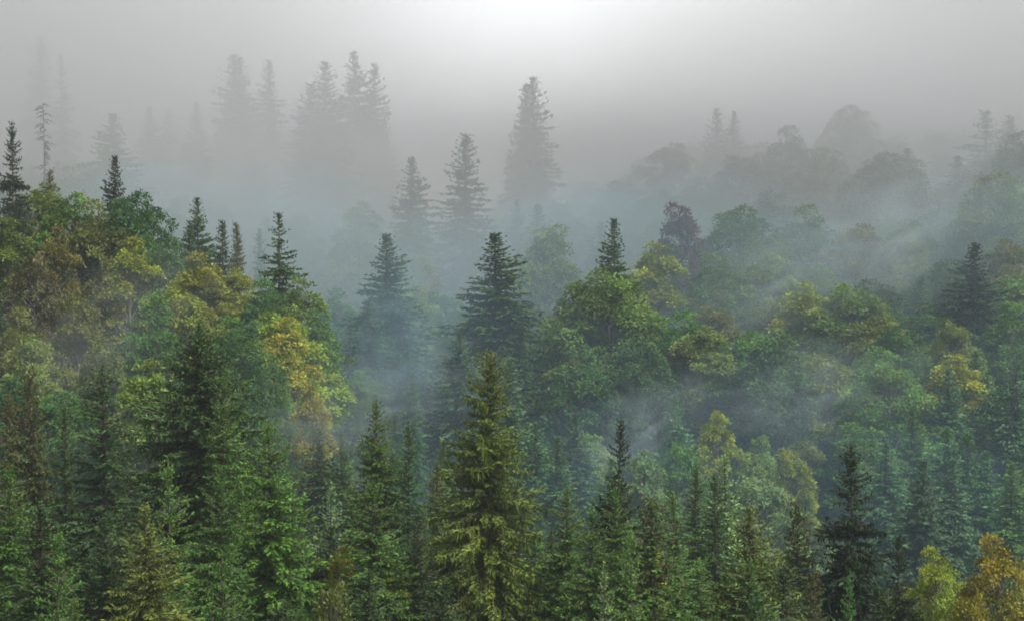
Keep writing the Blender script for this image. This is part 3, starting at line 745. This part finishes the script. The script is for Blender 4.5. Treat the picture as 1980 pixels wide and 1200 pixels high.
def fill(d0, d1, step, mode, maxn):
    rng = np.random.default_rng(int(d0 * 13 + d1))
    n = 0
    y = d0
    while y < d1 and n < maxn:
        half = 0.30 * y + 6
        x = -half + rng.uniform(0, step)
        while x < half:
            px, py = x + rng.uniform(-.35, .35) * step, y + rng.uniform(-.35, .35) * step
            x += step
            gz = float(ground_z(px, py)[0])
            u, vb, d = proj(np.array([px, py, gz]))
            if not clear(px, py, 0.30 * step):
                continue
            hill_spruce = (u > 1570 and d < 192) or (960 < u < 1240 and d < 190) or (640 < u < 960 and d < 240)
            if mode == 'near':
                kind = S; H = rng.uniform(12, 18)
                if u > 1740 and rng.random() < 0.55:
                    kind = B if rng.random() < .5 else 'birch_tree'; H = rng.uniform(8, 12)
                lim = np.interp(u, *LIM_NEAR)
            elif mode == 'hill':
                kind = S if (hill_spruce and rng.random() < 0.8) or rng.random() < 0.07 else B
                H = rng.uniform(15, 20); lim = np.interp(u, *LIM_HILL)
                if 650 < u < 1060:
                    lim = np.interp(d, [150, 200, 240, 300], [880, 760, 640, 540])
                elif d < 175:
                    lim = max(lim, 720 if u < 700 else 870)
                if 1060 < u < 1600 and d < 192:
                    lim = max(lim, 820); H = min(H, rng.uniform(9, 14))
            else:
                kind = S if rng.random() < 0.4 else B
                H = rng.uniform(18, 26); lim = np.interp(u, *LIM_BACK)
            vt = proj(np.array([px, py, gz + H]))[1]
            if vt < lim:
                H = (vb - lim) / F * d * rng.uniform(0.9, 1.0)
                if H < 7:
                    continue
                vt = proj(np.array([px, py, gz + H]))[1]
            if vt > 1230:
                continue
            left = u < 680
            if kind == S:
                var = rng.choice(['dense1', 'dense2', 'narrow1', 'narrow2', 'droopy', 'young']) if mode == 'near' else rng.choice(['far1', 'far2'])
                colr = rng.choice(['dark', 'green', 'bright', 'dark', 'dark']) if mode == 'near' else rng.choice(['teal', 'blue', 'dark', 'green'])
                if left and mode == 'near':
                    colr = rng.choice(['dark', 'green', 'dark', 'black'])
                if 1060 < u < 1600 and 156 < d < 192:
                    colr = rng.choice(['pale', 'bright', 'lime'])
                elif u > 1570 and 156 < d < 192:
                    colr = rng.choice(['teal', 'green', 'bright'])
                rad = H * rng.uniform(0.14, 0.21)
            elif kind == B:
                var = rng.choice(['beech1', 'beech2', 'beech3', 'beech4', 'beech5']) if mode != 'near' else 'beech_near'
                colr = rng.choice(['bolive', 'bgreen', 'lime', 'yellow', 'bgreen', 'bgreen', 'bdark']) if left else rng.choice(['bgreen', 'bdark', 'bgreen', 'bdark', 'bolive', 'rich', 'bgreen'])
                if 1060 < u < 1640 and d < 192:
                    colr = rng.choice(['lime', 'yellow', 'pale', 'bolive', 'lime'])
                if mode == 'near':
                    colr = rng.choice(['yellow', 'lime', 'bolive', 'brown'])
                rad = H * rng.uniform(0.26, 0.34)
            else:
                var = 'birch'; colr = rng.choice(['yellow', 'lime', 'gold']); rad = H * 0.22
            size = 'small' if H < 13 else ('tall' if H > 17 else 'middling')
            lab = auto_label(kind, colr, u, vt, d, size)
            plant(kind, str(var), px, py, H, rad, str(colr), lab, rng)
            SPOTS.append((px, py, 0.3 * step))
            n += 1
        y += step * 0.85
    return n


n1 = fill(74, 158, 6.0, 'near', 150)
n2 = fill(156, 292, 9.0, 'hill', 230)
n3 = fill(288, 345, 13.0, 'back', 70)
print('filled', n1, n2, n3)


# far wood in the fog: nobody could count it
def far_wood():
    rng = np.random.default_rng(5)
    vv, qq, tt, off = [], [], [], 0
    src = []
    for key, nsub in (('far1', 3000), ('beech1', 3000)):
        me = V[key]['crown']; n = len(me.vertices)
        co = np.empty(n * 3, np.float32); me.vertices.foreach_get('co', co); co = co.reshape(-1, 4, 3)
        tn = np.empty(n * 4, np.float32); me.attributes['tint'].data.foreach_get('color', tn); tn = tn.reshape(-1, 4, 4)[:, :, :2]
        sel = rng.choice(len(co), nsub, replace=False)
        c = co[sel]; ctr = c.mean(1, keepdims=True)
        src.append(((ctr + (c - ctr) * 2.2), tn[sel], V[key]['H']))
    for y in np.arange(350, 620, 15):
        half = 0.32 * y
        for x in np.arange(-half, half, 13):
            px, py = x + rng.uniform(-5, 5), y + rng.uniform(-5, 5)
            gz = float(ground_z(px, py)[0])
            u, vb, d = proj(np.array([px, py, gz]))
            H = rng.uniform(18, 26)
            lim = np.interp(u, *LIM_BACK) - 25 * rng.random()
            vt = proj(np.array([px, py, gz + H]))[1]
            if vt < lim:
                H = (vb - lim) / F * d
                if H < 8:
                    continue
            c, tn, h0 = src[int(rng.random() < 0.55)]
            a = rng.uniform(0, 6.28); s = H / h0
            rot = np.array([[math.cos(a), -math.sin(a), 0], [math.sin(a), math.cos(a), 0], [0, 0, 1]])
            k = rng.random(len(c)) < (1.0 if d < 450 else 0.5)
            p = c[k].reshape(-1, 3) @ rot.T * s + np.array([px, py, gz])
            vv.append(p); tt.append(tn[k].reshape(-1, 2)); qq.append(np.arange(len(p)).reshape(-1, 4) + off); off += len(p)
    o = bpy.data.objects.new('distant_wood', mesh_from('distant_wood', np.concatenate(vv), np.concatenate(qq), np.concatenate(tt), False, (MAT_LEAF,)))
    COL.objects.link(o); o.color = (0.04, 0.065, 0.022, 1)
    o['kind'] = 'stuff'; o['label'] = 'far-off mixed wood dissolving into the fog'; o['category'] = 'wood'


far_wood()


# undergrowth between the trunks
def undergrowth():
    rng = np.random.default_rng(6)
    n = 26000
    d = rng.uniform(70, 290, n); x = rng.uniform(-0.32, 0.32, n) * d
    z = np.concatenate([ground_z(x[i:i + 2000], d[i:i + 2000]) for i in range(0, n, 2000)])
    c = np.stack([x, d, z + rng.uniform(0, 0.6, n)], 1)
    k = 4
    base = np.repeat(c, k, 0) + rng.normal(0, 0.35, (n * k, 3)) * [1, 1, .5]
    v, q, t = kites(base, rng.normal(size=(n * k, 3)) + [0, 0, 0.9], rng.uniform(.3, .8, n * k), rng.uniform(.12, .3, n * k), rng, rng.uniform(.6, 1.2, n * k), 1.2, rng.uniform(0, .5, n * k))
    o = bpy.data.objects.new('undergrowth', mesh_from('undergrowth', v, q, t, False, (MAT_LEAF,)))
    COL.objects.link(o); o.color = (0.035, 0.06, 0.02, 1)
    o['kind'] = 'stuff'; o['label'] = 'low green undergrowth between the trees'; o['category'] = 'undergrowth'


undergrowth()

# ------------------------------------------------------------------ air
def box(name, lo, hi, mat, label):
    x0, y0, z0 = lo; x1, y1, z1 = hi
    v = np.array([(x0, y0, z0), (x1, y0, z0), (x1, y1, z0), (x0, y1, z0), (x0, y0, z1), (x1, y0, z1), (x1, y1, z1), (x0, y1, z1)])
    q = np.array([(0, 3, 2, 1), (4, 5, 6, 7), (0, 1, 5, 4), (1, 2, 6, 5), (2, 3, 7, 6), (3, 0, 4, 7)])
    o = bpy.data.objects.new(name, mesh_from(name, v, q, None, False, (mat,)))
    COL.objects.link(o); o['kind'] = 'stuff'; o['label'] = label; o['category'] = 'haze'
    return o


ZLO = float(GZ.min()) - 1.0
ZHI = 62.0
box('haze', (-640, -130, ZLO), (640, 990, ZHI), volume_material('haze_air', 0.00025, (0.84, 0.92, 1.0), 0.3), 'thin bluish haze filling the whole valley')


def back(x, z):
    b = 334 + 0.0055 * (x - 8) ** 2 + 0.30 * max(0.0, 15 - z) ** 2
    return min(985.0, b)


def fog_bank(name, front, sigma, color, aniso, label, seed):
    rng = np.random.default_rng(seed)
    e = 0.5 + 1.5 * (seed - 3)
    X = np.linspace(-600 + 3 * e, 600 - 3 * e, 61); Z = np.linspace(ZLO + e, ZHI - e, 22)
    ph = rng.uniform(0, 6.28, 8)
    def fy(x, z):
        return front(x, z) + 8 * math.sin(x * .045 + z * .03 + ph[0]) + 6 * math.sin(x * .09 - z * .06 + ph[1]) + 5 * math.sin(z * .11 + x * .02 + ph[2])
    X = np.concatenate([X[X < -130], np.linspace(-130, 130, 66), X[X > 130]])
    nxx, nz = len(X), len(Z)
    vf = [(x, fy(x, z), z) for z in Z for x in X]
    vb = [(x, back(x, z) - 3 * e, z) for z in Z for x in X]
    v = np.array(vf + vb); M = nxx * nz
    q = []
    I = lambda i, j, b: b * M + j * nxx + i
    for j in range(nz - 1):
        for i in range(nxx - 1):
            q.append((I(i, j, 0), I(i + 1, j, 0), I(i + 1, j + 1, 0), I(i, j + 1, 0)))
            q.append((I(i, j, 1), I(i, j + 1, 1), I(i + 1, j + 1, 1), I(i + 1, j, 1)))
    for i in range(nxx - 1):
        q.append((I(i, 0, 0), I(i, 0, 1), I(i + 1, 0, 1), I(i + 1, 0, 0)))
        q.append((I(i, nz - 1, 0), I(i + 1, nz - 1, 0), I(i + 1, nz - 1, 1), I(i, nz - 1, 1)))
    for j in range(nz - 1):
        q.append((I(0, j, 0), I(0, j + 1, 0), I(0, j + 1, 1), I(0, j, 1)))
        q.append((I(nxx - 1, j, 0), I(nxx - 1, j, 1), I(nxx - 1, j + 1, 1), I(nxx - 1, j + 1, 0)))
    o = bpy.data.objects.new(name, mesh_from(name, v, np.array(q), None, False, (volume_material(name, sigma, color, aniso),)))
    COL.objects.link(o); o['kind'] = 'stuff'; o['label'] = label; o['category'] = 'fog'
    return o


def front1(x, z):
    u = x / 260.0 * F + 990
    f = np.interp(u, [-800, 0, 500, 650, 950, 1100, 1350, 1700, 2000, 3000], [218, 219, 224, 228, 232, 236, 228, 223, 226, 234])
    return f + np.interp(z, [-45, -20, 0, 20], [22, 8, 0, -6])


def front2(x, z):
    return front1(x, z) + 42


fog_bank('fog_bank', front1, 0.0066, (0.60, 0.65, 0.68), 0.2, 'grey fog bank swallowing the upper slopes', 3)
fog_bank('fog_bank', front2, 0.0148, (0.73, 0.708, 0.697), 0.2, 'denser pale fog behind the first fog bank', 4)


def wisp(u, v, d, size, tilt, dens, scale=2.2, cut=0.40, color=(0.74, 0.85, 0.92), label=''):
    bm_v, bm_q = [], []
    n, m = 24, 12
    for j in range(m + 1):
        th = math.pi * (0.004 + 0.992 * j / m)
        for i in range(n):
            a = 2 * math.pi * i / n
            bm_v.append((math.sin(th) * math.cos(a), math.sin(th) * math.sin(a), math.cos(th)))
    for j in range(m):
        for i in range(n):
            i2 = (i + 1) % n
            bm_q.append((j * n + i, (j + 1) * n + i, (j + 1) * n + i2, j * n + i2))
    for i in range(1, n // 2):
        a, b = i, i + 1
    top = [i for i in range(n)]; bot = [m * n + i for i in range(n)]
    for k in range(1, n // 2):
        bm_q.append((top[k - 1], top[k], top[n - k - 1], top[n - k] if k > 1 else top[n - 1]))
        bm_q.append((bot[k], bot[k - 1], bot[n - k] if k > 1 else bot[n - 1], bot[n - k - 1]))
    o = bpy.data.objects.new('mist_wisp', mesh_from('mist_wisp', np.array(bm_v), np.array(bm_q), None, False, (wisp_material('mist', dens, color, 0.3, scale, cut),)))
    COL.objects.link(o)
    o.location = at(u, v, d); o.scale = size; o.rotation_euler = (0, tilt, 0)
    o['kind'] = 'stuff'; o['label'] = label; o['category'] = 'mist'


wisp(1700, 470, 226, (24, 18, 12), R(-30), 0.034, label='diagonal wisp of mist drifting across the upper right hill')
wisp(1560, 760, 182, (15, 9, 7), R(-10), 0.04, label='low wisp of mist over the lower right hill')
wisp(1235, 830, 172, (9, 7, 5), R(-30), 0.07, label='small smoke-like wisp right of the ragged near-black spruce')
wisp(1450, 560, 218, (26, 12, 8), R(-24), 0.032, label='thin veil of mist across the middle of the right hill')
wisp(780, 640, 214, (15, 12, 12), R(-55), 0.05, color=(0.5, 0.72, 0.85), label='mist rising between the dark central valley spruces')
wisp(220, 620, 158, (16, 8, 7), R(-25), 0.03, label='thin mist over the lower left slope')
wisp(700, 790, 145, (14, 8, 5), R(-10), 0.045, label='mist pooled behind the foreground spruces')


def valley_mist(name, y0, y1, ztop, sigma, color, label, seed):
    rng = np.random.default_rng(seed); ph = rng.uniform(0, 6.28, 9)
    X = np.linspace(-111 + 0.5 * (seed - 8), 111 - 0.5 * (seed - 8), 56); Y = np.linspace(y0, y1, 24)
    nX, nY = len(X), len(Y); v = []
    for b in (0, 1):
        for y in Y:
            for x in X:
                e = min(1.0, (y - y0) / 14, (y1 - y) / 14, (110 - abs(x)) / 12); e = max(0.0, e); e = e * e * (3 - 2 * e)
                t = ztop + 2.6 * math.sin(x * .11 + ph[0]) + 2.2 * math.sin(x * .05 + y * .09 + ph[1]) + 1.7 * math.sin(y * .17 - x * .08 + ph[2]) + 1.2 * math.sin(x * .23 + y * .05 + ph[3])
                v.append((x, y, ZLO + 0.7 + 0.06 * seed if b == 0 else ZLO + 0.9 + 0.1 * seed + (t - ZLO - 1.0) * e))
    M = nX * nY; q = []
    I = lambda i, j, b: b * M + j * nX + i
    for j in range(nY - 1):
        for i in range(nX - 1):
            q.append((I(i, j, 0), I(i, j + 1, 0), I(i + 1, j + 1, 0), I(i + 1, j, 0)))
            q.append((I(i, j, 1), I(i + 1, j, 1), I(i + 1, j + 1, 1), I(i, j + 1, 1)))
    for i in range(nX - 1):
        q.append((I(i, 0, 0), I(i + 1, 0, 0), I(i + 1, 0, 1), I(i, 0, 1)))
        q.append((I(i, nY - 1, 0), I(i, nY - 1, 1), I(i + 1, nY - 1, 1), I(i + 1, nY - 1, 0)))
    for j in range(nY - 1):
        q.append((I(0, j, 0), I(0, j, 1), I(0, j + 1, 1), I(0, j + 1, 0)))
        q.append((I(nX - 1, j, 0), I(nX - 1, j + 1, 0), I(nX - 1, j + 1, 1), I(nX - 1, j, 1)))
    o = bpy.data.objects.new(name, mesh_from(name, np.array(v), np.array(q), None, False, (volume_material(name, sigma, color, 0.2),)))
    COL.objects.link(o); o['kind'] = 'stuff'; o['label'] = label; o['category'] = 'mist'


valley_mist('valley_mist', 122, 215, -13.0, 0.0009, (0.38, 0.64, 0.82), 'thin bluish mist lying in the valley behind the foreground spruces', 8)
valley_mist('valley_mist', 134, 205, -22.0, 0.0018, (0.34, 0.61, 0.82), 'denser bluish mist low on the valley floor', 9)

valley_mist('valley_mist', 206, 330, -3.0, 0.0052, (0.44, 0.67, 0.79), 'blue-green mist filling the head of the valley between the two hills', 10)

# ------------------------------------------------------------------ light
SUN_EL, SUN_AZ = R(56.0), R(125.0)        # high, to the right and a little behind the camera, veiled by cloud
w = bpy.data.worlds.new('World'); sc.world = w; w.use_nodes = True
nt = w.node_tree; nt.nodes.clear()
out = nt.nodes.new('ShaderNodeOutputWorld'); bg = nt.nodes.new('ShaderNodeBackground')
sky = nt.nodes.new('ShaderNodeTexSky'); sky.sky_type = 'NISHITA'; sky.sun_disc = False
sky.sun_elevation = SUN_EL; sky.sun_rotation = SUN_AZ
sky.air_density = 1.0; sky.dust_density = 6.0; sky.ozone_density = 1.0
hs = nt.nodes.new('ShaderNodeHueSaturation'); hs.inputs['Saturation'].default_value = 0.12
link(nt, sky.outputs[0], hs.inputs['Color'])
# the cloud cover is thinnest low over the head of the valley, where it lets most light through
tc = nt.nodes.new('ShaderNodeTexCoord')
mp = nt.nodes.new('ShaderNodeVectorMath'); mp.operation = 'SUBTRACT'
brk_az, brk_el = R(1.0), R(2.4)
mp.inputs[1].default_value = (math.sin(brk_az) * math.cos(brk_el), math.cos(brk_az) * math.cos(brk_el), math.sin(brk_el))
link(nt, tc.outputs['Generated'], mp.inputs[0])
sq = nt.nodes.new('ShaderNodeVectorMath'); sq.operation = 'MULTIPLY'; sq.inputs[1].default_value = (1.0, 1.0, 2.3)
link(nt, mp.outputs[0], sq.inputs[0])
ln = nt.nodes.new('ShaderNodeVectorMath'); ln.operation = 'LENGTH'; link(nt, sq.outputs[0], ln.inputs[0])
mr = nt.nodes.new('ShaderNodeMapRange'); mr.interpolation_type = 'SMOOTHSTEP'
mr.inputs['From Min'].default_value = 0.72; mr.inputs['From Max'].default_value = 0.02
mr.inputs['To Min'].default_value = 1.0; mr.inputs['To Max'].default_value = 8.5
link(nt, ln.outputs['Value'], mr.inputs['Value'])
cl = nt.nodes.new('ShaderNodeTexNoise'); cl.inputs['Scale'].default_value = 5.0; cl.inputs['Detail'].default_value = 4
link(nt, tc.outputs['Generated'], cl.inputs['Vector'])
cr = nt.nodes.new('ShaderNodeMapRange'); cr.inputs['From Min'].default_value = 0.3; cr.inputs['From Max'].default_value = 0.7
cr.inputs['To Min'].default_value = 0.82; cr.inputs['To Max'].default_value = 1.18
link(nt, cl.outputs['Fac'], cr.inputs['Value'])
cl2 = nt.nodes.new('ShaderNodeMath'); cl2.operation = 'MULTIPLY'
link(nt, cr.outputs[0], cl2.inputs[0]); link(nt, mr.outputs[0], cl2.inputs[1])
gl = nt.nodes.new('ShaderNodeVectorMath'); gl.operation = 'SCALE'
link(nt, hs.outputs[0], gl.inputs[0]); link(nt, cl2.outputs[0], gl.inputs['Scale'])
link(nt, gl.outputs[0], bg.inputs['Color'])
bg.inputs['Strength'].default_value = 0.135
link(nt, bg.outputs[0], out.inputs['Surface'])

sun = bpy.data.lights.new('sun', 'SUN'); sun.energy = 4.6; sun.angle = R(12); sun.color = (1.0, 0.96, 0.9)
so = bpy.data.objects.new('sun', sun); COL.objects.link(so)
from mathutils import Vector
sdir = Vector((math.sin(SUN_AZ) * math.cos(SUN_EL), math.cos(SUN_AZ) * math.cos(SUN_EL), math.sin(SUN_EL)))
so.rotation_euler = sdir.to_track_quat('Z', 'Y').to_euler()

# ------------------------------------------------------------------ camera
cam = bpy.data.cameras.new('camera'); co = bpy.data.objects.new('camera', cam); COL.objects.link(co)
cam.sensor_width = 36; cam.lens = 18 / math.tan(HFOV / 2); cam.clip_end = 6000; cam.clip_start = 0.1
co.location = (0, 0, 0); co.rotation_euler = (math.pi / 2 - PITCH, 0, 0)
sc.camera = co

sc.view_settings.view_transform = 'Standard'; sc.view_settings.look = 'None'
sc.view_settings.exposure = 0.30; sc.view_settings.gamma = 1.0
cy = sc.cycles
cy.filter_width = 1.8
cy.use_denoising = True
try:
    cy.denoiser = 'OPENIMAGEDENOISE'
except Exception:
    pass
cy.max_bounces = 6; cy.diffuse_bounces = 2; cy.glossy_bounces = 1; cy.transmission_bounces = 2; cy.volume_bounces = 4
cy.caustics_reflective = False; cy.caustics_refractive = False
cy.volume_max_steps = 64
